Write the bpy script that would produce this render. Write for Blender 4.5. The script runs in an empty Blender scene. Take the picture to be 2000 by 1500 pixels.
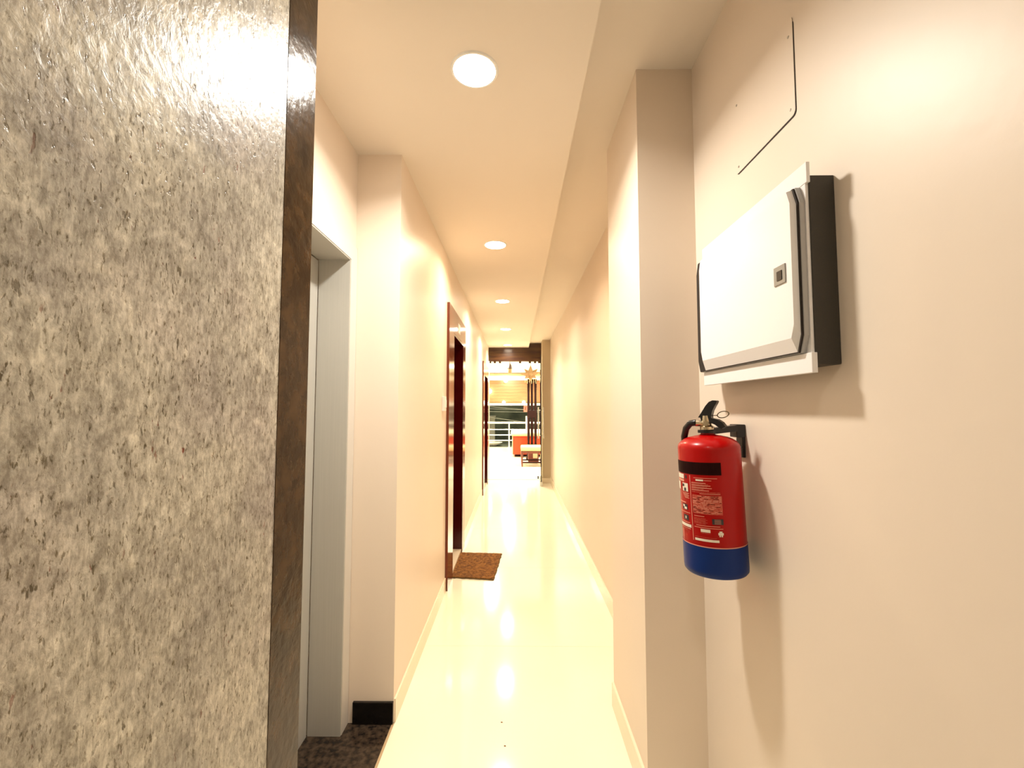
import bpy, bmesh, math, random
from mathutils import Vector, Matrix
R = math.radians
random.seed(4)
S = bpy.context.scene
COL = S.collection
E = 1.35                                   # eye height above the floor

# ------------------------------------------------------------ camera, world, exposure
cam = bpy.data.cameras.new('camera'); camo = bpy.data.objects.new('camera', cam); COL.objects.link(camo)
cam.sensor_width = 36; cam.lens = 840.0 * 36 / 2000; cam.clip_start = 0.02; cam.clip_end = 200
camo.location = (0, 0, E); camo.rotation_euler = (R(90 + 3.236), 0, R(0.5286))
S.camera = camo
W = bpy.data.worlds.new('night'); S.world = W; W.use_nodes = True
W.node_tree.nodes['Background'].inputs[0].default_value = (0.05, 0.06, 0.08, 1)
W.node_tree.nodes['Background'].inputs[1].default_value = 0.6
S.view_settings.view_transform = 'Standard'; S.view_settings.look = 'None'
S.view_settings.gamma = 1; S.view_settings.use_curve_mapping = False
S.view_settings.exposure = 1.0

# ------------------------------------------------------------ materials
def mat(name, col, rough=0.5, metal=0.0, var=0.0, vscale=8, bump=0.0, bscale=60, emit=None, estr=0, coat=0.0, spec=None, stretch=None, col2=None, detail=4):
    m = bpy.data.materials.new(name); m.use_nodes = True
    nt = m.node_tree; b = nt.nodes['Principled BSDF']
    b.inputs['Base Color'].default_value = (*col, 1); b.inputs['Roughness'].default_value = rough
    b.inputs['Metallic'].default_value = metal; b.inputs['Coat Weight'].default_value = coat
    if spec is not None: b.inputs['Specular IOR Level'].default_value = spec
    if emit: b.inputs['Emission Color'].default_value = (*emit, 1); b.inputs['Emission Strength'].default_value = estr
    tc = nt.nodes.new('ShaderNodeTexCoord'); mp = nt.nodes.new('ShaderNodeMapping'); nt.links.new(tc.outputs['Object'], mp.inputs[0])
    if stretch: mp.inputs['Scale'].default_value = stretch
    if var or col2:
        n = nt.nodes.new('ShaderNodeTexNoise'); n.inputs['Scale'].default_value = vscale; n.inputs['Detail'].default_value = detail
        nt.links.new(mp.outputs[0], n.inputs['Vector'])
        r = nt.nodes.new('ShaderNodeValToRGB'); c2 = col2 or tuple(max(0, c * (1 - var)) for c in col)
        r.color_ramp.elements[0].position = .35; r.color_ramp.elements[1].position = .65
        r.color_ramp.elements[0].color = (*c2, 1); r.color_ramp.elements[1].color = (*col, 1)
        nt.links.new(n.outputs['Fac'], r.inputs[0]); nt.links.new(r.outputs[0], b.inputs['Base Color'])
    if bump:
        n = nt.nodes.new('ShaderNodeTexNoise'); n.inputs['Scale'].default_value = bscale; n.inputs['Detail'].default_value = 5
        nt.links.new(mp.outputs[0], n.inputs['Vector'])
        u = nt.nodes.new('ShaderNodeBump'); u.inputs['Strength'].default_value = bump; u.inputs['Distance'].default_value = .004
        nt.links.new(n.outputs['Fac'], u.inputs['Height']); nt.links.new(u.outputs[0], b.inputs['Normal'])
    return m

M = {}
M['paint'] = mat('peach_wall_paint', (.80, .69, .575), .42, var=.02, vscale=2, bump=.12, bscale=25)
M['ceil'] = mat('ceiling_paint', (.80, .72, .62), .7, var=.02, vscale=2)
M['tile'] = mat('cream_vitrified_tile', (.93, .875, .70), .10, var=.03, vscale=1.5)
M['grout'] = mat('tile_grout', (.80, .72, .54), .6)
M['skirt'] = mat('cream_skirting', (.88, .76, .58), .2, var=.04, vscale=4)
M['granite'] = mat('black_granite', (.014, .010, .008), .14, col2=(.075, .050, .032), vscale=48, detail=10, spec=.3)
M['black_skirt'] = mat('black_skirting', (.006, .005, .005), .15, var=.4, vscale=20)
M['steel_door'] = mat('grey_lift_steel', (.47, .46, .42), .38, var=.05, vscale=300, stretch=(1, 1, .01))
M['steel_frame'] = mat('white_grey_lift_frame', (.66, .62, .56), .45)
M['gap'] = mat('dark_gap', (.02, .012, .008), .8)
M['red_lam'] = mat('red_brown_laminate', (.15, .026, .009), .12, var=.25, vscale=14, stretch=(1, 1, .15))
M['red_dark'] = mat('dark_red_door', (.045, .0012, .001), .18)
M['white_pl'] = mat('white_plastic', (.85, .84, .80), .35)
M['box_white'] = mat('white_powder_coat', (.86, .84, .84), .32)
M['box_dark'] = mat('dark_grey_metal', (.040, .034, .026), .6, bump=.2, bscale=400)
M['bevel_grey'] = mat('grey_door_edge', (.42, .41, .40), .4)
M['lock_grey'] = mat('grey_latch', (.32, .30, .26), .35)
M['black'] = mat('black_plastic', (.008, .008, .009), .28)
M['ext_red'] = mat('extinguisher_red', (.41, .001, .001), .30, coat=.12, spec=.25)
M['ext_blue'] = mat('extinguisher_blue', (.002, .026, .17), .4, spec=.25)
M['maroon'] = mat('dark_maroon_patch', (.016, .001, .001), .6, spec=.1)
M['label_red'] = mat('label_faint_red', (.62, .13, .08), .45, col2=(.50, .05, .03), vscale=260, detail=2)
M['label_white'] = mat('label_white', (.86, .78, .66), .45)
M['label_pink'] = mat('label_pink', (.80, .34, .24), .45)
M['label_dark'] = mat('label_dark', (.03, .025, .03), .45)
M['brass'] = mat('nickel_brass', (.72, .62, .45), .22, metal=1)
M['steel'] = mat('brushed_steel', (.6, .6, .58), .25, metal=1)
M['chrome'] = mat('white_chrome', (.85, .85, .82), .2, metal=.7)
M['coir'] = mat('brown_coir', (.36, .15, .028), .95, col2=(.12, .04, .006), vscale=45, detail=6, bump=1.0, bscale=220)
M['coir2'] = mat('light_coir', (.46, .22, .06), .95, var=.4, vscale=90)
M['coir_edge'] = mat('olive_edge_binding', (.12, .08, .03), .9)
M['wood_beam'] = mat('dark_brown_veneer', (.085, .034, .010), .25, col2=(.035, .010, .005), vscale=8, stretch=(.3, 1, 3))
M['wood_dark'] = mat('dark_carved_wood', (.013, .002, .0015), .6, spec=.15)
M['wood_red'] = mat('red_brown_wood', (.12, .022, .010), .4, var=.3, vscale=12)
M['plank'] = mat('golden_oak_plank', (.30, .115, .040), .4, var=.25, vscale=5, stretch=(.5, 1, 8))
M['desk_red'] = mat('vermilion_laminate', (.55, .035, .004), .35, var=.1, vscale=3)
M['cream'] = mat('cream_stone_top', (.70, .58, .36), .4)
M['beige_edge'] = mat('beige_edge', (.50, .36, .20), .5)
M['cushion'] = mat('cream_cushion', (.62, .42, .20), .8, bump=.2, bscale=40)
M['lobby_white'] = mat('white_plaster', (.88, .85, .74), .6)
M['lobby_tan'] = mat('tan_plaster', (.60, .49, .33), .7)
M['night_wall'] = mat('mossy_dark_wall', (.20, .22, .14), .9, col2=(.07, .085, .06), vscale=1.2, detail=8)
M['night_col'] = mat('pale_concrete', (.50, .50, .40), .8, var=.2, vscale=4)
M['wire'] = mat('pale_cable', (.55, .58, .50), .6)
M['paper'] = mat('kraft_star_paper', (.20, .115, .05), .9)
M['dome'] = mat('brown_cap', (.035, .012, .005), .6)
M['lamp_glass'] = mat('ribbed_glass_shade', (.30, .20, .10), .3)
M['pink'] = mat('pink_red_sign', (.55, .08, .05), .5)
M['pane_dark'] = mat('screw_metal', (.45, .40, .34), .4, metal=.6)

def glass_mat():
    m = bpy.data.materials.new('door_glass'); m.use_nodes = True; nt = m.node_tree
    b = nt.nodes['Principled BSDF']; b.inputs['Base Color'].default_value = (.94, .97, .94, 1)
    b.inputs['Roughness'].default_value = .02; b.inputs['IOR'].default_value = 1.45
    b.inputs['Transmission Weight'].default_value = 1
    return m
M['glass'] = glass_mat()

def stone_mat():
    m = bpy.data.materials.new('pitted_travertine'); m.use_nodes = True; nt = m.node_tree; L = nt.links
    b = nt.nodes['Principled BSDF']
    N = nt.nodes.new
    tc = N('ShaderNodeTexCoord')
    def noise(scale, detail, stretch=(1, 1, 1), dist=0, rough=.5, off=(0, 0, 0)):
        mp = N('ShaderNodeMapping'); mp.inputs['Scale'].default_value = stretch; mp.inputs['Location'].default_value = off
        L.new(tc.outputs['Object'], mp.inputs[0])
        n = N('ShaderNodeTexNoise'); n.inputs['Scale'].default_value = scale; n.inputs['Detail'].default_value = detail
        n.inputs['Distortion'].default_value = dist; n.inputs['Roughness'].default_value = rough
        L.new(mp.outputs[0], n.inputs['Vector']); return n.outputs['Fac']
    def ramp(f, p0, c0, p1, c1):
        r = N('ShaderNodeValToRGB'); e = r.color_ramp.elements
        e[0].position = p0; e[1].position = p1; e[0].color = (*c0, 1); e[1].color = (*c1, 1); L.new(f, r.inputs[0]); return r.outputs[0]
    def mix(mode, fac, a, c):
        x = N('ShaderNodeMix'); x.data_type = 'RGBA'; x.blend_type = mode
        if isinstance(fac, float): x.inputs[0].default_value = fac
        else: L.new(fac, x.inputs[0])
        for s, v in ((6, a), (7, c)):
            if isinstance(v, tuple): x.inputs[s].default_value = (*v, 1)
            else: L.new(v, x.inputs[s])
        return x.outputs[2]
    base = ramp(noise(6, 6), .34, (.34, .33, .31), .66, (.545, .53, .475))
    lil = ramp(noise(3.2, 2, off=(3, 1, 2)), .5, (1, 1, 1), .72, (.90, .86, .93))
    base = mix('MULTIPLY', 1.0, base, lil)
    fine = ramp(noise(60, 10, (1, 1, .7), .25, .72), .36, (.60, .57, .52), .62, (1.25, 1.23, 1.18))
    base = mix('MULTIPLY', 1.0, base, fine)
    # diagonal short pits
    mpa = N('ShaderNodeMapping'); mpa.inputs['Rotation'].default_value = (R(28), 0, 0); mpa.inputs['Scale'].default_value = (1, 1.5, .62)
    L.new(tc.outputs['Object'], mpa.inputs[0])
    warp = N('ShaderNodeTexNoise'); warp.inputs['Scale'].default_value = 55; warp.inputs['Detail'].default_value = 4; L.new(mpa.outputs[0], warp.inputs['Vector'])
    vm = N('ShaderNodeVectorMath'); vm.operation = 'MULTIPLY_ADD'; vm.inputs[1].default_value = (.045, .045, .045)
    L.new(warp.outputs['Color'], vm.inputs[0]); L.new(mpa.outputs[0], vm.inputs[2])
    vo = N('ShaderNodeTexVoronoi'); vo.inputs['Scale'].default_value = 70; L.new(vm.outputs[0], vo.inputs['Vector'])
    sep = N('ShaderNodeSeparateColor'); L.new(vo.outputs['Color'], sep.inputs[0])
    th = N('ShaderNodeMath'); th.operation = 'MULTIPLY_ADD'; th.inputs[1].default_value = .40; th.inputs[2].default_value = -.06
    L.new(sep.outputs[0], th.inputs[0])
    sub = N('ShaderNodeMath'); sub.operation = 'SUBTRACT'; L.new(th.outputs[0], sub.inputs[0]); L.new(vo.outputs['Distance'], sub.inputs[1])
    pit = N('ShaderNodeMapRange'); pit.inputs[1].default_value = -.07; pit.inputs[2].default_value = .08; L.new(sub.outputs[0], pit.inputs[0])
    dens = ramp(noise(7, 3, off=(5, 5, 5)), .38, (.25, .25, .25), .6, (1, 1, 1))
    pf = N('ShaderNodeMath'); pf.operation = 'MULTIPLY'; L.new(pit.outputs[0], pf.inputs[0]); L.new(dens, pf.inputs[1])
    pc = ramp(sep.outputs[1], .88, (.115, .095, .062), .97, (.20, .05, .03))
    pf2 = N('ShaderNodeMath'); pf2.operation = 'MULTIPLY'; pf2.inputs[1].default_value = 1.0; L.new(pf.outputs[0], pf2.inputs[0])
    base = mix('MIX', pf2.outputs[0], base, pc)
    # small scattered pores and streaky grain
    pore = ramp(noise(170, 3, (1, 1.3, .55), .3, .6, (2, 7, 1)), .30, (.34, .30, .22), .42, (1, 1, 1))
    base = mix('MULTIPLY', 1.0, base, pore)
    streak = ramp(noise(95, 6, (1, 1.6, .45), .8, .7, (9, 2, 4)), .38, (.74, .72, .68), .60, (1.12, 1.11, 1.08))
    base = mix('MULTIPLY', 1.0, base, streak)
    light = ramp(noise(26, 5, off=(4, 4, 9)), .60, (0, 0, 0), .74, (.16, .15, .12))
    base = mix('ADD', 1.0, base, light)
    L.new(base, b.inputs['Base Color'])
    h = noise(70, 6, (1, 1, .7), .6, .6)
    hh = N('ShaderNodeMath'); hh.operation = 'MULTIPLY_ADD'; hh.inputs[1].default_value = -.6; L.new(pf.outputs[0], hh.inputs[0]); L.new(h, hh.inputs[2])
    bu = N('ShaderNodeBump'); bu.inputs['Strength'].default_value = .40; bu.inputs['Distance'].default_value = .003
    L.new(hh.outputs[0], bu.inputs['Height']); L.new(bu.outputs[0], b.inputs['Normal'])
    b.inputs['Roughness'].default_value = .30; b.inputs['Specular IOR Level'].default_value = .3
    return m
M['stone'] = stone_mat()
M['marble'] = mat('dark_brown_marble', (.055, .028, .011), .17, col2=(.018, .009, .004), vscale=22, detail=12, bump=.3, bscale=45, spec=.16)

# ------------------------------------------------------------ helpers
def box(bm, x0, x1, y0, y1, z0, z1, bev=0):
    r = bmesh.ops.create_cube(bm, size=1)
    for v in r['verts']:
        v.co = Vector(((x0 + x1) / 2 + v.co.x * (x1 - x0), (y0 + y1) / 2 + v.co.y * (y1 - y0), (z0 + z1) / 2 + v.co.z * (z1 - z0)))
    if bev:
        es = list({e for v in r['verts'] for e in v.link_edges})
        bmesh.ops.bevel(bm, geom=es, offset=bev, segments=2, affect='EDGES', profile=.5)
def lathe(bm, cx, cy, prof, seg=40):
    rings = []
    for r, z in prof:
        if r < 1e-6: rings.append([bm.verts.new((cx, cy, z))])
        else: rings.append([bm.verts.new((cx + r * math.cos(2 * math.pi * i / seg), cy + r * math.sin(2 * math.pi * i / seg), z)) for i in range(seg)])
    for a, b in zip(rings, rings[1:]):
        for i in range(seg):
            j = (i + 1) % seg
            if len(a) == 1 and len(b) > 1: bm.faces.new((a[0], b[j], b[i]))
            elif len(b) == 1 and len(a) > 1: bm.faces.new((a[i], a[j], b[0]))
            elif len(a) > 1: bm.faces.new((a[i], a[j], b[j], b[i]))
def tube(bm, pts, r, seg=8, radii=None, closed=False):
    pts = [Vector(p) for p in pts]; n = len(pts); rings = []; up = None
    for k, p in enumerate(pts):
        if closed: t = (pts[(k + 1) % n] - pts[k - 1]).normalized()
        else: t = (pts[min(k + 1, n - 1)] - pts[max(k - 1, 0)]).normalized()
        if up is None:
            up = Vector((0, 0, 1)) if abs(t.z) < .9 else Vector((1, 0, 0))
        a = t.cross(up).normalized(); b = a.cross(t).normalized(); up = b
        rr = radii[k] if radii else r
        rings.append([bm.verts.new(p + (a * math.cos(2 * math.pi * i / seg) + b * math.sin(2 * math.pi * i / seg)) * rr) for i in range(seg)])
    for k in range(n if closed else n - 1):
        A, B = rings[k], rings[(k + 1) % n]
        for i in range(seg):
            j = (i + 1) % seg; bm.faces.new((A[i], A[j], B[j], B[i]))
    if not closed: bm.faces.new(rings[0][::-1]); bm.faces.new(rings[-1])
def prism(bm, poly, off):
    """extrude a 3-D polygon by vector off"""
    a = [bm.verts.new(Vector(p)) for p in poly]; b = [bm.verts.new(Vector(p) + Vector(off)) for p in poly]
    n = len(a); bm.faces.new(a[::-1]); bm.faces.new(b)
    for i in range(n): bm.faces.new((a[i], a[(i + 1) % n], b[(i + 1) % n], b[i]))
def obj(name, bm, m, parent=None, smooth=False, origin=None):
    bmesh.ops.recalc_face_normals(bm, faces=bm.faces)
    me = bpy.data.meshes.new(name); 
    if origin is None and parent is None:
        vs = [v.co for v in bm.verts]
        origin = Vector(((min(v.x for v in vs) + max(v.x for v in vs)) / 2, (min(v.y for v in vs) + max(v.y for v in vs)) / 2, min(v.z for v in vs)))
    if parent is not None: origin = wloc(parent)
    bm.transform(Matrix.Translation(-Vector(origin)))
    bm.to_mesh(me); bm.free()
    for mm in (m if isinstance(m, (list, tuple)) else [m]): me.materials.append(mm)
    if smooth:
        for p in me.polygons: p.use_smooth = True
        try: me.set_sharp_from_angle(angle=R(38))
        except Exception: pass
    o = bpy.data.objects.new(name, me); COL.objects.link(o)
    if parent is not None: o.parent = parent
    else: o.location = origin
    return o
def wloc(o):
    v = Vector(o.location)
    while o.parent: o = o.parent; v += Vector(o.location)
    return v
def empty(name, loc):
    o = bpy.data.objects.new(name, None); o.location = loc; o.empty_display_size = .1; COL.objects.link(o); return o
def tag(o, label=None, cat=None, group=None, kind=None):
    if label: o['label'] = label
    if cat: o['category'] = cat
    if group: o['group'] = group
    if kind: o['kind'] = kind
    return o
def B(*boxes):
    bm = bmesh.new()
    for b in boxes: box(bm, *b)
    return bm
def struct(name, bm, m, parent=None, label=None):
    o = obj(name, bm, m, parent)
    if parent is None: o['kind'] = 'structure'
    if label: o['label'] = label
    return o
def copy_tree(o, parent=None):
    c = o.copy(); COL.objects.link(c); c.parent = parent
    for ch in list(o.children): copy_tree(ch, c)
    return c

ZU, ZR = E + 1.170, E + 1.256               # the two ceiling levels
XL, XR, XN = -.527, .630, .652
SX, CX = -.490, .446

# ------------------------------------------------------------ floor
fl = struct('floor', B((-.95, .75, -2.4, 8.235, -.12, -.008), (-2.6, 2.9, 8.235, 15.25, -.12, -.008)), M['grout'])
ys = [-2.4, -1.075, .125, 1.325, 2.525, 3.725, 4.925, 6.125, 7.325, 8.225]
for a, b in zip(ys, ys[1:]):
    obj('floor_tile', B((-.523, .66, a + .0006, b - .0006, -.008, 0)), M['tile'], fl)
obj('floor_tile', B((-2.6, .1996, 8.247, 15.2, -.008, 0)), M['tile'], fl)
obj('floor_tile', B((.2004, 2.9, 8.247, 15.2, -.008, 0)), M['tile'], fl)
obj('door_track', B((-.527, .63, 8.225, 8.247, -.008, .002)), M['gap'], fl)
tag(obj('threshold_slab', B((-.90, -.532, .90, 1.918, -.008, .002)), M['granite'], fl), 'dark speckled granite threshold slab before the lift door')
obj('threshold_strip', B((-.532, -.523, .90, 1.918, -.008, .003)), M['beige_edge'], fl)

# ------------------------------------------------------------ ceilings
ce = struct('ceiling', B((.246, .75, -2.4, 8.33, ZR, ZR + .12), (-.95, .246, -2.4, 8.33, ZR + .02, ZR + .12)), M['ceil'])
tag(obj('dropped_ceiling_panel', B((-.95, .246, -2.4, 8.33, ZU, ZR + .02)), M['ceil'], ce), 'lower plastered ceiling strip that carries the downlights')
struct('ceiling_lobby', B((-2.6, 2.9, 8.42, 15.25, E + 1.25, E + 1.37)), M['lobby_white'])
ws = struct('wall_far', B((-2.6, XL - .001, 8.235, 8.34, 0, 2.72), (.64, 2.9, 8.235, 8.34, 0, 2.72), (XL - .001, .64, 8.33, 8.42, E + 1.12, 2.72)), M['paint'])

# ------------------------------------------------------------ walls of the corridor
wr = struct('wall_right', B((XN, .78, -2.4, 1.60, 0, ZR), (XR, .78, 1.60, 8.235, 0, ZR)), M['paint'])
tag(obj('wall_column', B((CX, XN + .01, 1.533, 2.040, 0, ZR)), M['paint'], wr), 'square painted column standing out from the right wall')
tag(obj('end_pilaster', B((.487, XR + .01, 7.87, 8.235, 0, ZR)), M['lobby_tan'], wr), 'tan pilaster beside the open glass door')
struct('baseboard_right', B((XR - .010, XR, 2.041, 7.87, 0, .105), (.477, .487, 7.87, 8.2, 0, .09), (CX - .010, CX, 1.535, 2.040, 0, .105), (.477, XR - .010, 7.86, 7.87, 0, .09)), M['skirt'])
D2a, D2b, D2h = 3.50, 4.135, E + .620       # first red door opening
D3a, D3b, D3h = 6.98, 7.74, E + .555
wl = struct('wall_left', B((-.73, XL, 1.92, D2a, 0, ZU), (-.73, XL, D2b, D3a, 0, ZU), (-.73, XL, D3b, 8.24, 0, ZU),
                           (-.73, XL, D2a, D2b, D2h, ZU), (-.73, XL, D3a, D3b, D3h, ZU), (-.85, -.73, 1.92, 8.24, 0, ZU)), M['paint'])
struct('baseboard_left', B((XL, XL + .008, 1.925, 3.25, 0, .098), (XL, XL + .008, 4.32, 6.70, 0, .098)), M['skirt'])
struct('wall_lift', B((-.98, -.73, .60, 1.92, E + .655, ZU), (-.98, -.73, 1.848, 1.92, 0, E + .655), (-.98, -.73, .60, 1.00, 0, E + .655), (-.98, -.94, 1.0, 1.86, 0, E + .66)), M['paint'])
tag(struct('trim_1', B((-.700, XL, 1.908, 1.92, .002, .092)), M['black_skirt']), 'black polished stone skirting on the return wall by the lift')
sw = struct('wall_stone', B((-.73, SX - .012, -2.4, 1.000, 0, ZU)), M['paint'])
tag(obj('stone_panel', B((SX - .012, SX, -2.4, .880, 0, ZU)), M['stone'], sw), 'pitted grey beige travertine cladding panel')
tag(obj('marble_strip', B((SX - .012, SX + .001, .8805, 1.0035, 0, ZU)), M['marble'], sw), 'dark brown polished marble edging strip')
obj('corner_bead', B((-.73, SX - .001, 1.0005, 1.003, 0, ZU)), M['skirt'], sw)
struct('wall_back', B((-.95, .78, -2.5, -2.4, 0, ZR + .1)), M['paint'])

# ------------------------------------------------------------ lift door (door_1)
d1 = empty('door_1', (-.80, 1.42, 0)); d1['kind'] = 'structure'
obj('door_frame', B((-.735, -.722, .98, 1.918, E + .655, E + .727), (-.735, -.722, 1.848, 1.918, 0, E + .655), (-.735, -.722, .98, 1.05, 0, E + .655)), M['steel_frame'], d1)
obj('jamb_lining', B((-.861, -.724, 1.841, 1.847, .002, E + .650), (-.861, -.724, 1.053, 1.841, E + .649, E + .654), (-.861, -.724, 1.051, 1.057, .002, E + .649)), M['steel_door'], d1)
obj('door_leaf', B((-.885, -.863, 1.450, 1.838, .002, E + .645)), M['steel_door'], d1)
obj('door_leaf', B((-.885, -.863, 1.060, 1.447, .002, E + .645)), M['steel_door'], d1)
obj('door_gap', B((-.886, -.8845, 1.05, 1.853, .002, E + .655)), M['gap'], d1)

# ------------------------------------------------------------ red doors
def red_door(name, ya, yb, zh, yo0, yo1, zt, sign):
    d = empty(name, (XL, (ya + yb) / 2, 0)); d['kind'] = 'structure'
    xf = XL + .020
    f = obj('door_frame', B((XL, xf, yo0, ya, 0, zt), (XL, xf, yb, yo1, 0, zt), (XL, xf, ya, yb, zh, zt)), M['red_lam'], d)
    obj('door_lining', B((-.665, XL + .019, ya, ya + .02, 0, zh), (-.665, XL + .019, yb - .02, yb, 0, zh), (-.665, XL + .019, ya + .02, yb - .02, zh - .02, zh)), M['red_dark'], d)
    lf = obj('door_leaf', B((-.665, -.625, ya + .02, yb - .02, .03, zh - .02)), M['red_dark'], d)
    bm = bmesh.new(); ym = ya + .09
    box(bm, -.625, -.622, ym - .022, ym + .022, 1.00, 1.16, .004)
    tube(bm, [(-.622, ym, 1.09), (-.585, ym, 1.09), (-.580, ym + .01, 1.09), (-.580, ym + .12, 1.085)], .008)
    obj('handle', bm, M['steel'], lf, smooth=True)
    obj('door_sill', B((-.66, XL + .012, ya + .02, yb - .02, 0, .03)), M['skirt'], d)
    if sign:
        tag(obj('door_plate', B((xf, xf + .004, 3.74, 3.86, E + .665, E + .745)), M['white_pl'], d), 'small pale plate fixed on the door header')
    return d
red_door('door_2', D2a, D2b, D2h, 3.255, 4.30, E + .815, True)
red_door('door_3', D3a, D3b, D3h, 6.74, 7.98, E + .745, False)

# ------------------------------------------------------------ downlights
def downlight(x, y, z, col, power, label, vis=True, spread=150):
    t = empty('ceiling_downlight', (x, y, z)); tag(t, label, 'downlight', 'recessed downlights')
    bm = bmesh.new(); lathe(bm, x, y, [(.073, z), (.073, z - .005), (.079, z - .005), (.083, z)], 32); obj('trim_ring', bm, M['white_pl'], t, True)
    bm = bmesh.new(); lathe(bm, x, y, [(0, z - .008), (.03, z - .0075), (.06, z - .006), (.073, z - .003)], 32)
    m = mat('lamp_face', (1, 1, 1), .5, emit=col, estr=26); obj('diffuser', bm, m, t)
    ld = bpy.data.lights.new('downlight', 'AREA'); ld.shape = 'DISK'; ld.size = .14; ld.energy = power; ld.color = col; ld.spread = R(spread)
    lo = bpy.data.objects.new('downlight_beam', ld); lo.location = (0, 0, -.012); lo.parent = t; COL.objects.link(lo)
WARM, AMB = (1, .86, .66), (1, .76, .50)
P = 7.0
downlight(-.143, -1.80, ZU, WARM, P * .35, 'ceiling downlight at the near end behind the viewer')
downlight(-.143, -.20, ZU, (1, .92, .80), P * .28, 'ceiling downlight right over the viewer, out of the top of the picture')
downlight(-.143, 1.425, ZU, (1, .94, .84), P * 1.6, 'largest glowing ceiling downlight, nearest in view')
downlight(-.147, 3.018, ZU, AMB, P, 'amber ceiling downlight, second nearest in view')
downlight(-.147, 4.638, ZU, WARM, P, 'white ceiling downlight above the first red door, third nearest')
downlight(-.150, 6.30, ZU, WARM, P, 'small ceiling downlight between the two red doors, fourth nearest')
downlight(-.155, 7.90, ZU, WARM, P, 'farthest corridor downlight, just before the brown beam')
LZ = E + 1.25
for x, y, l in ((-.55, 9.6, 'lobby downlight left, just past the glass door'), (.75, 9.8, 'lobby downlight right, just past the glass door'),
                (-.9, 12.2, 'lobby downlight left in the middle of the lobby'), (.9, 12.6, 'lobby downlight over the red counter'),
                (-.2, 14.1, 'lobby downlight before the wooden plank panel')):
    downlight(x, y, LZ, (1, .90, .70), 58, l, spread=170)

# ------------------------------------------------------------ end of corridor: beam, glass door
bt = struct('trim_2', B((XL, .63, 8.25, 8.33, E + .905, E + 1.256)), M['wood_beam'])
bt['label'] = 'dark brown wooden beam across the end of the corridor'
for x in (-.50, -.41, -.31, .08, .27, .37, .45):
    obj('tab', B((x - .022, x + .022, 8.30, 8.33, E + .875, E + .905)), M['wood_beam'], bt)
gd = empty('door_4', (.47, 8.20, 0)); gd['kind'] = 'structure'
def leafbox(bm, s0, s1, o0, o1, z0, z1, bev=0):
    # s runs from the hinge towards the viewer, o is the offset across the leaf
    h = Vector((.462, 8.20, 0)); e = Vector((.438, 7.545, 0)); d = (e - h).normalized(); n = Vector((-d.y, d.x, 0))
    r = bmesh.ops.create_cube(bm, size=1)
    for v in r['verts']:
        s = (s0 + s1) / 2 + v.co.x * (s1 - s0); o = (o0 + o1) / 2 + v.co.y * (o1 - o0); z = (z0 + z1) / 2 + v.co.z * (z1 - z0)
        v.co = h + d * s + n * o + Vector((0, 0, z))
bm = bmesh.new(); leafbox(bm, .01, .652, -.005, .005, .02, E + .90); pane = obj('glass_pane', bm, M['glass'], gd)
bm = bmesh.new(); leafbox(bm, .652, .657, -.008, .008, .02, E + .95); obj('edge_strip', bm, M['gap'], gd)
bm = bmesh.new(); leafbox(bm, .56, .66, -.022, .022, .006, .075); leafbox(bm, 0.0, .10, -.018, .018, .006, .075); obj('patch_fitting', bm, M['steel'], gd)
bm = bmesh.new()
for o in (-.045, .045):
    h = Vector((.462, 8.20, 0)); e = Vector((.438, 7.545, 0)); d = (e - h).normalized(); n = Vector((-d.y, d.x, 0))
    p = h + d * .57 + n * o
    tube(bm, [p + Vector((0, 0, E - .53)), p + Vector((0, 0, E + .02))], .010)
    for z in (E - .48, E - .03): tube(bm, [h + d * .57 + Vector((0, 0, z)), p + Vector((0, 0, z))], .006)
tag(obj('handle', bm, M['steel'], gd, True), 'long upright steel bar handle')
fr = struct('trim_3', B((.470, .487, 8.205, 8.235, 0, E + .905), (XL, XL + .02, 8.205, 8.235, 0, E + .905)), M['lobby_white'])
bm = bmesh.new(); lathe(bm, .425, 8.34, [(0, 0), (.014, 0), (.014, .05), (.010, .055), (0, .055)], 16)
tag(obj('door_stopper', bm, M['black'], None, True), 'tiny black door stopper on the floor beyond the sill', 'door stopper')

# ------------------------------------------------------------ lobby shell
struct('wall_lobby_left', B((-2.7, -2.6, 8.235, 15.25, 0, 2.72)), M['lobby_white'])
struct('wall_lobby_right', B((2.9, 3.0, 8.235, 15.25, 0, 2.72)), M['lobby_white'])
struct('wall_lobby_back', B((-2.6, 2.9, 15.12, 15.25, E + .985, 2.60)), M['lobby_white'])
struct('wall_lobby_back', B((-2.6, -1.502, 15.12, 15.25, 0, E + .984)), M['lobby_white'])
struct('wall_lobby_back', B((1.602, 2.9, 15.12, 15.25, 0, E + .984)), M['lobby_white'])
struct('trim_4', B((-1.5, 1.6, 15.02, 15.11, E + 1.15, E + 1.21)), M['beige_edge'])
pp = empty('plank_panel', (0, 15.15, E + .22)); tag(pp, 'golden wood plank panel high above the railing', 'wall panel')
z0 = E + .225
for i in range(7):
    h = .108
    obj('plank', B((-1.5, 1.6, 15.13 - .004 * (i % 2), 15.18, z0 + i * h + .002, z0 + (i + 1) * h - .002)), M['plank'], pp)
pb = struct('trim_5', B((-1.5, 1.6, 15.10, 15.2, E + .10, E + .175)), M['chrome'])
struct('trim_6', B((-1.5, 1.6, 15.13, 15.2, E + .176, E + .222)), M['coir_edge'])

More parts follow.
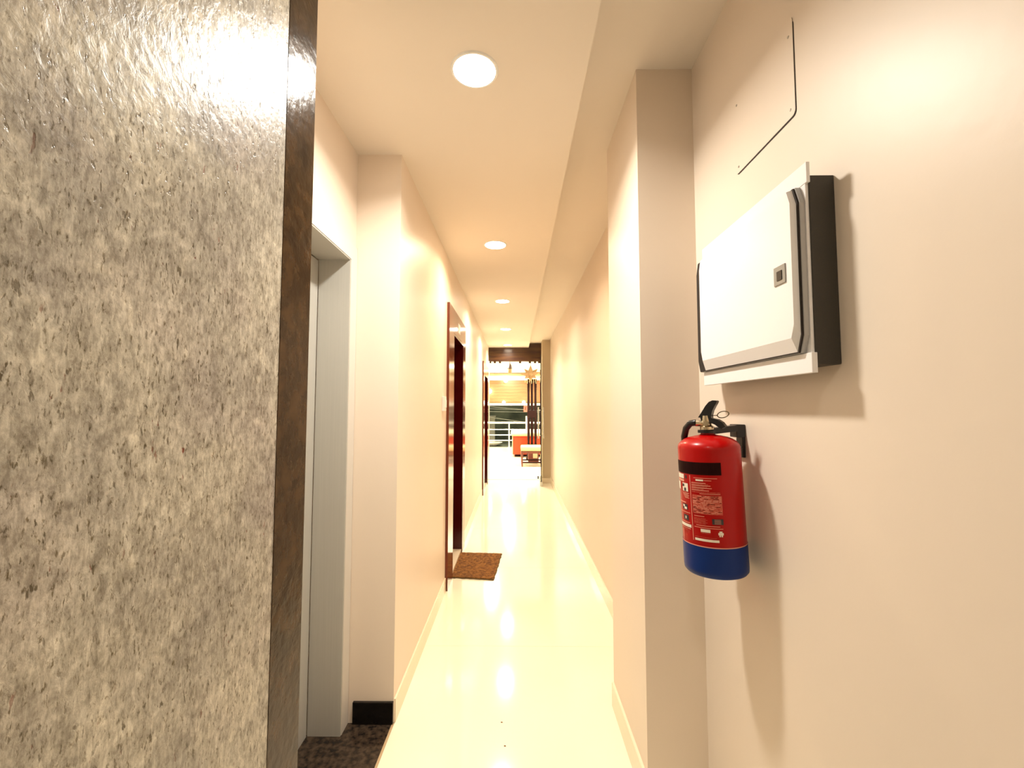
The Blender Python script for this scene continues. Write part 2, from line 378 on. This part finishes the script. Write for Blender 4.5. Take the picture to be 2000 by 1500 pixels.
# railing
rl = empty('steel_railing', (0, 15.05, 0)); tag(rl, 'low steel railing with pipe rails along the open front of the lobby', 'railing')
for z, r in ((E - .50, .035), (E - .735, .018), (E - .925, .018), (E - 1.11, .018)):
    bm = bmesh.new(); tube(bm, [(-1.5, 15.0, z), (1.6, 15.0, z)], r, 10); obj('rail', bm, M['chrome'], rl, True)
for x, zt in ((-1.0, E - .5), (-.24, E - .5), (.37, E - .27), (1.0, E - .5)):
    bm = bmesh.new(); tube(bm, [(x, 15.0, 0), (x, 15.0, zt)], .025 if zt < 1 else .04, 10)
    lathe(bm, x, 15.0, [(0, .0), (.06, 0), (.06, .012), (.03, .02)], 16); obj('post', bm, M['chrome'], rl, True)

# counter
ct = empty('reception_counter', (.55, 12.8, 0)); tag(ct, 'vermilion red counter with a thick cream top in the lobby', 'counter')
obj('body', B((-.09, 1.25, 12.05, 13.6, .07, E - .77, .01)), M['desk_red'], ct)
obj('plinth', B((-.03, 1.20, 12.12, 13.5, 0, .07)), M['wood_dark'], ct)
obj('countertop', B((-.15, 1.32, 11.95, 13.75, E - .735, E - .675, .012)), M['cream'], ct)
obj('top_edge', B((-.12, 1.29, 11.985, 13.7, E - .77, E - .735)), M['beige_edge'], ct)
# corner bead of the counter body
obj('corner_trim', B((-.104, -.088, 12.035, 12.05, .07, E - .77)), M['cream'], ct)

# stool
st = empty('padded_stool', (.38, 10.3, 0)); tag(st, 'red brown wooden bench stool with a cream cushion before the counter', 'stool')
bm = bmesh.new(); box(bm, .11, .68, 10.0, 10.55, E - .99, E - .885, .03); obj('cushion', bm, M['cushion'], st, True)
obj('seat_frame', B((.12, .67, 10.01, 10.54, E - 1.045, E - .99)), M['wood_red'], st)
for x in (.14, .65):
    for y in (10.03, 10.52):
        bm = bmesh.new(); lathe(bm, x, y, [(0, 0), (.014, 0), (.018, .06), (.024, .12), (.017, .16), (.026, .22), (.026, E - 1.045)], 10); obj('leg', bm, M['wood_red'], st, True)
obj('stretcher', B((.14, .65, 10.02, 10.04, .085, .115)), M['wood_dark'], st); obj('stretcher', B((.14, .65, 10.51, 10.53, .085, .115)), M['wood_dark'], st)
obj('stretcher', B((.13, .15, 10.03, 10.52, .105, .13)), M['wood_dark'], st); obj('stretcher', B((.64, .66, 10.03, 10.52, .105, .13)), M['wood_dark'], st)
wbk = empty('wooden_box', (.42, 10.85, 0)); tag(wbk, 'small dark brown wooden box on the floor behind the padded stool', 'box')
obj('box_body', B((.30, .56, 10.72, 10.98, .02, .30, .008)), M['wood_red'], wbk); obj('box_panel', B((.42, .53, 10.705, 10.72, .12, .27)), M['beige_edge'], wbk)
obj('box_lid', B((.29, .57, 10.71, 10.99, .30, .325, .005)), M['wood_dark'], wbk); obj('box_foot', B((.31, .55, 10.73, 10.97, 0, .02)), M['wood_dark'], wbk)

# carved post stand
ps = empty('carved_post_stand', (.42, 11.5, 0)); tag(ps, 'tall dark wood stand of three carved uprights before the counter', 'stand')
for x in (.335, .425, .520):
    bm = bmesh.new(); lathe(bm, x, 11.5, [(0, .12), (.034, .12), (.028, .25), (.034, .40), (.027, .46), (.034, .52), (.034, 1.05), (.040, 1.12), (.034, 1.20), (.034, 1.35), (.029, 1.7), (.036, 2.0), (.036, 2.10), (0, 2.12)], 14)
    obj('upright', bm, M['wood_dark'], ps, True)
obj('cross_block', B((.30, .555, 11.465, 11.535, 1.10, 1.30, .01)), M['wood_dark'], ps)
obj('cross_block', B((.30, .555, 11.465, 11.535, 2.06, 2.13, .01)), M['wood_dark'], ps)
obj('base', B((.27, .585, 11.38, 11.62, 0, .05, .01), (.29, .565, 11.42, 11.58, .05, .40, .015)), M['wood_dark'], ps)

# star lantern
def spike(bm, c, d, L, w):
    d = Vector(d).normalized(); a = d.cross(Vector((.3, .5, .81))).normalized(); b = d.cross(a).normalized()
    base = [bm.verts.new(Vector(c) + d * w * .55 + (a * math.cos(t) + b * math.sin(t)) * w) for t in (0, math.pi / 2, math.pi, 1.5 * math.pi)]
    tip = bm.verts.new(Vector(c) + d * L); ce_ = bm.verts.new(Vector(c) + d * .005)
    for i in range(4): bm.faces.new((base[i], base[(i + 1) % 4], tip)); bm.faces.new((base[(i + 1) % 4], base[i], ce_))
sc = (.375, 11.0, E + .86)
sl = empty('star_lantern', sc); tag(sl, 'hanging star lantern of folded kraft paper above the dark stand', 'lantern')
dirs = [(0, -.2, 1), (1, -.3, .25), (-1, -.3, .05), (.75, -.5, -.5), (-.75, -.5, -.5), (.1, -1, -.1), (-.6, .4, .6), (.7, .4, .6), (0, .9, -.3), (0, -.3, -1)]
for i, d in enumerate(dirs):
    bm = bmesh.new(); spike(bm, sc, d, .25 + .02 * (i % 3) - (.06 if d[2] < -.3 else 0), .085); obj('star_point', bm, M['paper'], sl)
bm = bmesh.new(); tube(bm, [sc, (sc[0], sc[1], LZ)], .004); obj('cord', bm, M['gap'], sl)
bm = bmesh.new()
for i in range(6): tube(bm, [(sc[0] - .13 + .05 * i, sc[1] - .05, sc[2] - .10), (sc[0] - .14 + .055 * i, sc[1] - .05, sc[2] - .20 - .03 * (i % 2))], .005, 6)
obj('tassel', bm, M['cushion'], sl)

# bell pendant
bc = (-.14, 9.6); hl = empty('bell_pendant_lamp', (bc[0], bc[1], E + .80)); tag(hl, 'small brown bell shaped pendant lamp with ribbed glass below the beam', 'pendant lamp')
bm = bmesh.new(); z = E + .88
lathe(bm, *bc, [(.0, z + .165), (.008, z + .16), (.014, z + .12), (.035, z + .095), (.055, z + .05), (.060, z + .01), (.052, z), (0, z)], 20); obj('cap', bm, M['dome'], hl, True)
bm = bmesh.new(); lathe(bm, *bc, [(0, z), (.050, z), (.048, z - .085), (.040, z - .095), (0, z - .095)], 20); obj('glass_shade', bm, M['lamp_glass'], hl, True)
bm = bmesh.new(); tube(bm, [(*bc, z + .16), (*bc, LZ)], .004); obj('cord', bm, M['gap'], hl)

# spot lamps under the bulkhead; the topmost glow stands in for a lamp reflection
M['bulb'] = mat('spot_bulb', (1, 1, 1), .5, emit=(1, .93, .75), estr=14)
for x, y, z, r, l in ((-.36, 15.0, E + .97, .07, 'glowing ball for a lamp reflection at the top edge of the plank panel'), (-.94, 15.0, E + .60, .09, 'glowing wall lamp at the left side of the plank panel'),
                   (-.42, 14.9, E + .21, .055, 'left glowing spot lamp under the plank panel'), (.27, 14.9, E + .21, .055, 'right glowing spot lamp under the plank panel')):
    t = empty('spot_lamp_or_reflection', (x, y, z)); tag(t, l, 'spot lamp', 'spot lamps on the plank panel')
    bm = bmesh.new(); bmesh.ops.create_uvsphere(bm, u_segments=14, v_segments=8, radius=r, matrix=Matrix.Translation((x, y, z))); obj('bulb', bm, M['bulb'], t, True)
    obj('bracket', B((x - .02, x + .02, y, (15.124 if z > E + .4 else 15.09), z - .015, z + .015)), M['chrome'], t)
# little sign
pk = empty('small_sign', (.335, 15.0, E + .02)); tag(pk, 'small pink red sign hanging under the white bar left of the stand', 'sign')
obj('sign_board', B((.27, .40, 14.98, 15.01, E - .12, E + .10, .004)), M['pink'], pk); obj('sign_window', B((.305, .35, 14.975, 14.981, E - .06, E + .04)), M['wood_red'], pk)
for hx in (.28, .39):
    bm = bmesh.new(); tube(bm, [(hx, 14.995, E + .095), (hx, 15.05, E + .14), (hx, 15.11, E + .14)], .005); obj('hanger', bm, M['chrome'], pk)

# outside in the dark
struct('ground', B((-8, 8, 15.25, 19.1, -.15, -.02)), M['night_wall'])
struct('wall_outside', B((-8, 8, 19.0, 19.3, -.15, 5)), M['night_wall'])
oc = obj('concrete_pillar', B((-1.16, -.85, 17.4, 17.7, -.02, 1.0, .01), (-1.19, -.82, 17.37, 17.73, 1.0, 1.05)), M['night_col']); tag(oc, 'pale concrete pillar outside behind the railing at the left', 'pillar')
bw = bmesh.new(); lathe(bw, -.86, 15.75, [(0, .0), (.12, 0), (.16, .02), (.36, .12), (.37, .14), (.34, .13), (.15, .05), (0, .04)], 28)
tag(obj('shallow_bowl', bw, M['white_pl'], None, True, origin=(-.86, 15.75, 0)), 'white shallow bowl standing outside beyond the railing', 'bowl')
bpy.data.objects['shallow_bowl'].location.z = -.02
struct('wall_outside_left', B((-3.7, -3.49, 15.26, 19, -.02, 3.2)), M['night_wall']); struct('wall_outside_right', B((3.49, 3.7, 15.26, 19, -.02, 3.2)), M['night_wall'])
def wire(pts, l, g='cables strung outside'):
    bm = bmesh.new(); tube(bm, pts, .012, 6); tag(obj('power_cable', bm, M['wire']), l, 'cable', g)
def sag(x0, z0, x1, z1, y, s):
    return [(x0 + (x1 - x0) * t / 12, y, z0 + (z1 - z0) * t / 12 - s * 4 * (t / 12) * (1 - t / 12)) for t in range(13)]
wire(sag(-3.5, E + .02, 3.5, E - .95, 16.6, .02), 'pale cable sagging lowest, down to the right, outside the railing')
wire(sag(-3.5, E + .35, 3.5, E - .20, 16.8, .10), 'pale cable just below the white bar, outside')
wire(sag(-3.5, E + .00, 3.5, E - .05, 17.0, .12), 'pale cable strung almost level at mid height outside')
wire(sag(-3.5, E + .2, 3.5, E + .0, 17.2, .16), 'pale cable crossing behind the level one outside')
ol = bpy.data.lights.new('outside_fill', 'AREA'); ol.size = 1.0; ol.energy = 40; ol.color = (1, .95, .75)  # added fill that lifts the dark outside; no lamp stands there
oo = bpy.data.objects.new('outside_fill_light', ol); oo.location = (-1.5, 16.3, 4.5); oo.rotation_euler = (R(25), 0, 0); COL.objects.link(oo)

# ------------------------------------------------------------ coir doormat
mt = empty('doormat', (-.34, 3.78, 0)); tag(mt, 'brown coir doormat on the cream floor before the first red door', 'doormat')
cor = [(-.520, 3.50), (-.176, 3.455), (-.128, 4.06), (-.520, 4.085)]
def ring(n, amp):
    out = []
    for k in range(4):
        a = Vector(cor[k]); b = Vector(cor[(k + 1) % 4])
        for i in range(n):
            p = a.lerp(b, i / n); nrm = (b - a).orthogonal().normalized()
            out.append((p.x + nrm.x * random.uniform(-amp, amp) if p.x > -.51 else p.x, p.y + nrm.y * random.uniform(-amp, amp)))
    return out
rg = ring(22, .004)
bm = bmesh.new(); prism(bm, [(x, y, .001) for x, y in rg], (0, 0, .006)); obj('backing', bm, M['coir_edge'], mt)
bm = bmesh.new(); cxy = Vector((-.335, 3.775)); prism(bm, [(cxy.x + (x - cxy.x) * .97, cxy.y + (y - cxy.y) * .975, .007) for x, y in rg], (0, 0, .006)); obj('mat_surface', bm, M['coir'], mt)
verts, faces = [], []
for i in range(3500):
    u, v = random.random(), random.random()
    a = Vector(cor[0]).lerp(Vector(cor[1]), u); b = Vector(cor[3]).lerp(Vector(cor[2]), u); p = a.lerp(b, v)
    p = cxy + (p - cxy) * .97; t = random.uniform(0, 6.28); l = random.uniform(.003, .009); w = .0012
    dx, dy = math.cos(t), math.sin(t); k = len(verts)
    verts += [(p.x - dy * w - mt.location.x, p.y + dx * w - mt.location.y, .012), (p.x + dy * w - mt.location.x, p.y - dx * w - mt.location.y, .012), (p.x + dx * l - mt.location.x, p.y + dy * l - mt.location.y, .012 + random.uniform(.003, .008))]
    faces.append((k, k + 1, k + 2))
me = bpy.data.meshes.new('coir_bristles'); me.from_pydata(verts, [], faces); me.materials.append(M['coir2']); me.materials.append(M['coir'])
for p in me.polygons: p.material_index = random.randint(0, 1)
o = bpy.data.objects.new('coir_bristles', me); o.parent = mt; COL.objects.link(o); o['kind'] = 'stuff'

for x, y, l in ((-.062, 1.93, 'tiny dark dirt speck on the near floor tile, farther of two'), (-.045, 1.80, 'tiny dark dirt speck on the near floor tile, nearer of two')):
    bm = bmesh.new(); bmesh.ops.create_icosphere(bm, subdivisions=1, radius=.003, matrix=Matrix.Translation((x, y, .0012)) @ Matrix.Diagonal((1.6, 1, .35, 1))); tag(obj('dirt_speck', bm, M['coir']), l, 'dirt', 'dirt specks on the floor')
# ------------------------------------------------------------ switch plate
sp = empty('switch_plate', (XL, 3.10, E + .03)); tag(sp, 'small white switch plate on the left wall before the first red door', 'switch')
bm = bmesh.new(); box(bm, XL, XL + .020, 3.055, 3.135, E - .02, E + .085, .003); obj('plate', bm, M['white_pl'], sp)
bm = bmesh.new(); box(bm, XL + .020, XL + .025, 3.075, 3.115, E + .005, E + .06, .002); obj('rocker', bm, M['white_pl'], sp)

# ------------------------------------------------------------ access plate high on the near right wall
ap = empty('access_plate', (XN, 1.1, E + .68)); tag(ap, 'flush painted access plate with corner screws high on the right wall', 'access plate')
def rrect(y0, y1, z0, z1, r, x):
    pts = []
    for cy, cz, a0 in ((y1 - r, z1 - r, 0), (y0 + r, z1 - r, 90), (y0 + r, z0 + r, 180), (y1 - r, z0 + r, 270)):
        for k in range(5): a = R(a0 + 22.5 * k); pts.append((x, cy + r * math.cos(a), cz + r * math.sin(a)))
    return pts
bm = bmesh.new(); prism(bm, rrect(.9665, 1.235, E + .682, E + .915, .012, XN + .0), (-.0012, 0, 0)); obj('gap_backing', bm, M['gap'], ap)  # dark backing sheet, colours in the shaded gap around the plate
bm = bmesh.new(); prism(bm, rrect(.9685, 1.240, E + .6855, E + .925, .012, XN - .0012), (-.0009, 0, 0)); obj('plate', bm, M['paint'], ap)
for y, z in ((1.224, .890), (.984, .884), (.986, .705), (1.222, .703)):
    bm = bmesh.new(); bmesh.ops.create_cone(bm, cap_ends=True, segments=12, radius1=.0035, radius2=.0028, depth=.0012, matrix=Matrix.Translation((XN - .0027, y, E + z)) @ Matrix.Rotation(R(-90), 4, 'Y'))
    obj('screw', bm, M['pane_dark'], ap, True)

# ------------------------------------------------------------ distribution box
db = empty('distribution_box', (XN, 1.1, E + .08)); tag(db, 'white metal distribution box with dark sides mounted on the right wall', 'electrical box')
obj('enclosure', B((.601, XN, .862, 1.35, E + .088, E + .478, .002)), M['box_dark'], db)
fb = bmesh.new()
box(fb, .594, .6015, .8595, 1.352, E + .462, E + .505, .001)          # top flange
box(fb, .590, .6015, .8585, 1.352, E + .071, E + .112, .001)          # bottom flange
box(fb, .595, .6015, .866, 1.352, E + .105, E + .468)
obj('cover_frame', fb, M['box_white'], db)
ch = .035
def octo(y0, y1, z0, z1, c, x): return [(x, y0 + c * .35, z0), (x, y1 - c * .35, z0), (x, y1, z0 + c), (x, y1, z1 - c), (x, y1 - c * .35, z1), (x, y0 + c * .35, z1), (x, y0, z1 - c), (x, y0, z0 + c)]
bm = bmesh.new(); prism(bm, octo(.869, 1.372, E + .113, E + .461, ch, .5945), (-.010, 0, 0)); obj('door_rim', bm, M['bevel_grey'], db)
bm = bmesh.new(); prism(bm, octo(.8715, 1.368, E + .114, E + .460, ch, .5845), (-.0035, 0, 0)); obj('door_seal', bm, M['gap'], db)
# door leaf: folded face with a bottom bevel
dl = bmesh.new()
A = [dl.verts.new(p) for p in octo(.875, 1.330, E + .116, E + .4585, ch, .581)]
Bv = []
for (x, y, z) in octo(.879, 1.322, E + .145, E + .455, ch * .8, .570):
    Bv.append(dl.verts.new((x, y, z)))
for i in range(8): dl.faces.new((A[i], A[(i + 1) % 8], Bv[(i + 1) % 8], Bv[i]))
dl.faces.new(Bv); dl.faces.new(A[::-1])
dlo = obj('door_leaf', dl, M['box_white'], db)
lk = obj('latch', B((.5675, .5705, .898, .938, E + .266, E + .307, .001)), M['lock_grey'], dlo)
obj('latch_button', B((.5660, .568, .908, .925, E + .275, E + .295)), M['black'], dlo)

# ------------------------------------------------------------ fire extinguisher
EX, EY, ER = .555, 1.224, .081
fe = empty('fire_extinguisher', (EX, EY, E - .447)); tag(fe, 'red fire extinguisher with a blue base band hung on the right wall', 'fire extinguisher')
z0 = E - .447; zs = E - .110
prof = [(0, z0 + .004), (ER * .80, z0), (ER * .94, z0 + .003), (ER * .99, z0 + .009), (ER, z0 + .02)]
prof += [(ER, zs)] + [(ER * q, zs + .036 * w) for q, w in ((.99, .16), (.96, .32), (.90, .48), (.78, .68), (.62, .83), (.44, .93), (.30, .98))] + [(.018, zs + .038), (.016, zs + .052), (0, zs + .052)]
bm = bmesh.new(); lathe(bm, EX, EY, prof, 64); body = obj('cylinder', bm, M['ext_red'], fe, True)
rb = ER + .0012
bm = bmesh.new(); lathe(bm, EX, EY, [(ER * .78, z0 - .001), (ER * .95, z0 + .002), (rb * .992, z0 + .008), (rb, z0 + .019), (rb, z0 + .082), (ER, z0 + .083)], 64); obj('blue_band', bm, M['ext_blue'], fe, True)
bm = bmesh.new(); lathe(bm, EX, EY, [(rb, z0 + .0825), (rb + .0004, z0 + .0835), (rb, z0 + .085)], 64); obj('band_edge', bm, M['label_pink'], fe, True)
# label patches: theta measured from the direction to the viewer, + to the right
base_ang = math.atan2(-EY, -EX)
def patch(bm, t0, t1, za, zb, lift=.0008, mi=0, n=None):
    n = n or max(2, int(abs(t1 - t0) / 6) + 1); pr = None
    for i in range(n + 1):
        a = base_ang + R(t0 + (t1 - t0) * i / n); r = ER + lift
        q = (bm.verts.new((EX + r * math.cos(a), EY + r * math.sin(a), za)), bm.verts.new((EX + r * math.cos(a), EY + r * math.sin(a), zb)))
        if pr:
            f = bm.faces.new((pr[0], q[0], q[1], pr[1])); f.material_index = mi
        pr = q
LM = [M['label_white'], M['label_pink'], M['label_red'], M['label_dark'], M['maroon']]
bm = bmesh.new(); patch(bm, -84, 20, E - .175, E - .142, .0007); obj('maroon_patch', bm, M['maroon'], fe)
bm = bmesh.new()
zt = lambda f: E - .178 - f * .178          # 0 top of the print .. 1 bottom
# right column of print (from the divider at -36 deg to 18 deg)
patch(bm, -38.5, -37.3, zt(.0), zt(.97), mi=1)
patch(bm, -30, 12, zt(.035), zt(.028), mi=1); patch(bm, -26, -12, zt(.075), zt(.050), mi=0); patch(bm, -11, 2, zt(.068), zt(.060), mi=1)
for i, (a, b) in enumerate(((-35, -8), (-35, -4), (-35, 0), (-35, -6), (-35, 2), (-35, -12), (-35, -3))): patch(bm, a, b, zt(.10 + i * .018), zt(.11 + i * .018), mi=2 if i % 2 else 1, lift=.0009)
patch(bm, -35, 16, zt(.245), zt(.235), mi=2); patch(bm, -20, 16, zt(.265), zt(.257), mi=1)
patch(bm, -35, 18, zt(.56), zt(.285), mi=2)
for i in range(14):
    x = -34; z = .295 + i * .0185
    while x < 15:
        w = random.uniform(3, 9); patch(bm, x, min(x + w, 17), zt(z + .007), zt(z), lift=.001, mi=random.choice((1, 2, 4, 1))); x += w + random.uniform(1, 2.5)
patch(bm, -33, -14, zt(.60), zt(.592), mi=1)
for i in range(5): patch(bm, -34, -12 + 3 * (i % 2), zt(.632 + i * .019), zt(.624 + i * .019), mi=2)
patch(bm, -1, 18, zt(.70), zt(.62), mi=3, lift=.001)
for i in range(4): patch(bm, 3, 14, zt(.635 + i * .018), zt(.630 + i * .018), mi=1, lift=.0013)
patch(bm, -30, 12, zt(.735), zt(.727), mi=1); patch(bm, -34, 17, zt(.765), zt(.757), mi=1)
patch(bm, -22, -5, zt(.825), zt(.78), mi=0, lift=.001); patch(bm, -22, -5, zt(.842), zt(.836), mi=2)
patch(bm, 8, 17, zt(.85), zt(.815), mi=0, lift=.001); patch(bm, 10, 15, zt(.815), zt(.795), mi=0, lift=.001); patch(bm, 9.5, 12, zt(.875), zt(.85), mi=0, lift=.001); patch(bm, 13, 15.5, zt(.875), zt(.85), mi=0, lift=.001)
patch(bm, -34, 5, zt(.905), zt(.899), mi=2); patch(bm, -34, 9, zt(.96), zt(.925), mi=0, lift=.001)
# left column
patch(bm, -80, -54, zt(.07), zt(.0), mi=0); patch(bm, -50, -46, zt(.06), zt(.01), mi=3); patch(bm, -80, -54, zt(.115), zt(.08), mi=1)
patch(bm, -60, -44, zt(.26), zt(.135), mi=0); patch(bm, -60, -54, zt(.19), zt(.15), mi=3, lift=.0011); patch(bm, -55, -49, zt(.255), zt(.205), mi=3, lift=.0011)
patch(bm, -84, -70, zt(.25), zt(.13), mi=0)
for i in range(5): patch(bm, -62 + 2 * i, -42 - 2 * (i % 2), zt(.288 + i * .018), zt(.280 + i * .018), mi=1)
patch(bm, -82, -52, zt(.44), zt(.425), mi=1)
patch(bm, -64, -48, zt(.54), zt(.46), mi=3); patch(bm, -62, -56, zt(.50), zt(.47), mi=0, lift=.0011); patch(bm, -58, -50, zt(.535), zt(.50), mi=0, lift=.0011)
patch(bm, -80, -42, zt(.585), zt(.577), mi=1)
patch(bm, -62, -47, zt(.70), zt(.62), mi=3); patch(bm, -56, -53, zt(.68), zt(.64), mi=0, lift=.0011)
patch(bm, -76, -44, zt(.735), zt(.727), mi=1); patch(bm, -78, -41, zt(.80), zt(.755), mi=0); patch(bm, -76, -43, zt(.825), zt(.817), mi=1); patch(bm, -76, -50, zt(.850), zt(.844), mi=2)
tag(obj('printed_label', bm, LM, fe), 'printed instruction label in white on red')
# neck, valve
zn = zs + .045
bm = bmesh.new(); lathe(bm, EX, EY, [(.013, zn), (.019, zn + .006), (.019, zn + .014), (.013, zn + .018), (.013, zn + .030), (.011, zn + .045), (0, zn + .045)], 24)
tube(bm, [(EX, EY, zn + .022), (EX - .030, EY + .006, zn + .024)], .0085, 12)
tube(bm, [(EX, EY, zn + .022), (EX - .012, EY - .022, zn + .024)], .0075, 12)
valve = obj('valve', bm, M['brass'], fe, True)
hd = Vector((.72, -.69, 0)).normalized(); sd = Vector((-hd.y, hd.x, 0))
def P3(s, z, w=0): return Vector((EX, EY, zn)) + hd * s + sd * w + Vector((0, 0, z))
def blade(bm, top, bot, w):
    n = len(top); L_ = []
    for k in range(n):
        L_.append([bm.verts.new(P3(*top[k], w)), bm.verts.new(P3(*top[k], -w)), bm.verts.new(P3(*bot[k], -w)), bm.verts.new(P3(*bot[k], w))])
    for a, b in zip(L_, L_[1:]):
        for i in range(4): bm.faces.new((a[i], a[(i + 1) % 4], b[(i + 1) % 4], b[i]))
    bm.faces.new(L_[0][::-1]); bm.faces.new(L_[-1])
bm = bmesh.new()
blade(bm, [(-.020, .040), (-.010, .054), (.002, .072), (.012, .083), (.022, .087), (.032, .086)], [(.016, .036), (.016, .045), (.020, .058), (.026, .069), (.031, .077), (.034, .083)], .009)
tag(obj('squeeze_lever', bm, M['black'], fe), 'black upper squeeze lever curving up')
bm = bmesh.new()
blade(bm, [(-.014, .042), (.016, .038), (.032, .034), (.044, .026), (.052, .014)], [(-.012, .028), (.010, .026), (.024, .020), (.034, .012), (.042, .008)], .009)
tag(obj('carry_handle', bm, M['black'], fe), 'black lower carrying handle')
bm = bmesh.new(); c = P3(.045, .047); tube(bm, [P3(.012, .045), P3(.031, .045)], .0012, 6)
tube(bm, [c + (hd * math.cos(t) * .0145 + Vector((0, 0, 1)) * math.sin(t) * .009 + hd * math.sin(t) * .004) for t in [2 * math.pi * i / 24 for i in range(24)]], .0013, 6, closed=True)
obj('safety_pin', bm, M['coir_edge'], fe, True)
bm = bmesh.new(); tube(bm, [(EX - .028, EY + .006, zn + .026), (EX - .040, EY + .016, zn + .024), (EX - .046, EY + .032, zn + .010), (EX - .046, EY + .050, zn - .015), (EX - .038, EY + .070, zn - .05), (EX - .020, EY + .088, zn - .10), (EX - .006, EY + .092, zn - .16), (EX, EY + .092, zn - .26)], .0095, 10); obj('hose', bm, M['black'], fe, True)
# wall bracket
bk = bmesh.new(); tube(bk, [P3(-.022, .004, w) for w in (-.004, .004)], .001)
bk.free(); bm = bmesh.new()
lathe(bm, EX - .0165, EY, [(.017, zn - .004), (.024, zn - .004), (.024, zn + .004), (.017, zn + .004)], 24)
bd = Vector((XN - EX, -.030, 0)); 
def bar(bm, p, q, w, h):
    p, q = Vector(p), Vector(q); d = (q - p).normalized(); s = d.cross(Vector((0, 0, 1))).normalized() * w; u = s.cross(d).normalized() * h
    a = [bm.verts.new(p + x) for x in (s + u, -s + u, -s - u, s - u)]; b = [bm.verts.new(q + x) for x in (s + u, -s + u, -s - u, s - u)]
    bm.faces.new(a); bm.faces.new(b[::-1])
    for i in range(4): bm.faces.new((a[i], a[(i + 1) % 4], b[(i + 1) % 4], b[i]))
TX = EX - .0165
bar(bm, (TX + .010, EY, zn + .001), (XN - .010, EY + .022, zn + .010), .011, .0085)
box(bm, XN - .026, XN - .0003, EY + .008, EY + .048, zn - .018, zn + .019, .002)
box(bm, XN - .009, XN - .0003, EY + .010, EY + .046, zn - .075, zn - .016, .002)
bko = obj('wall_bracket', bm, M['black'], fe)
bm = bmesh.new(); bmesh.ops.create_uvsphere(bm, u_segments=10, v_segments=6, radius=.004, matrix=Matrix.Translation((XN - .010, EY + .020, zn - .045))); bks = obj('bracket_screw', bm, M['steel'], fe, True)
LEAN = R(2.3)                              # the cylinder leans off the wall at its top; the bracket stays square to the wall
fe.rotation_euler = (0, -LEAN, 0)
bko.rotation_euler = (0, LEAN, 0); bks.rotation_euler = (0, LEAN, 0)
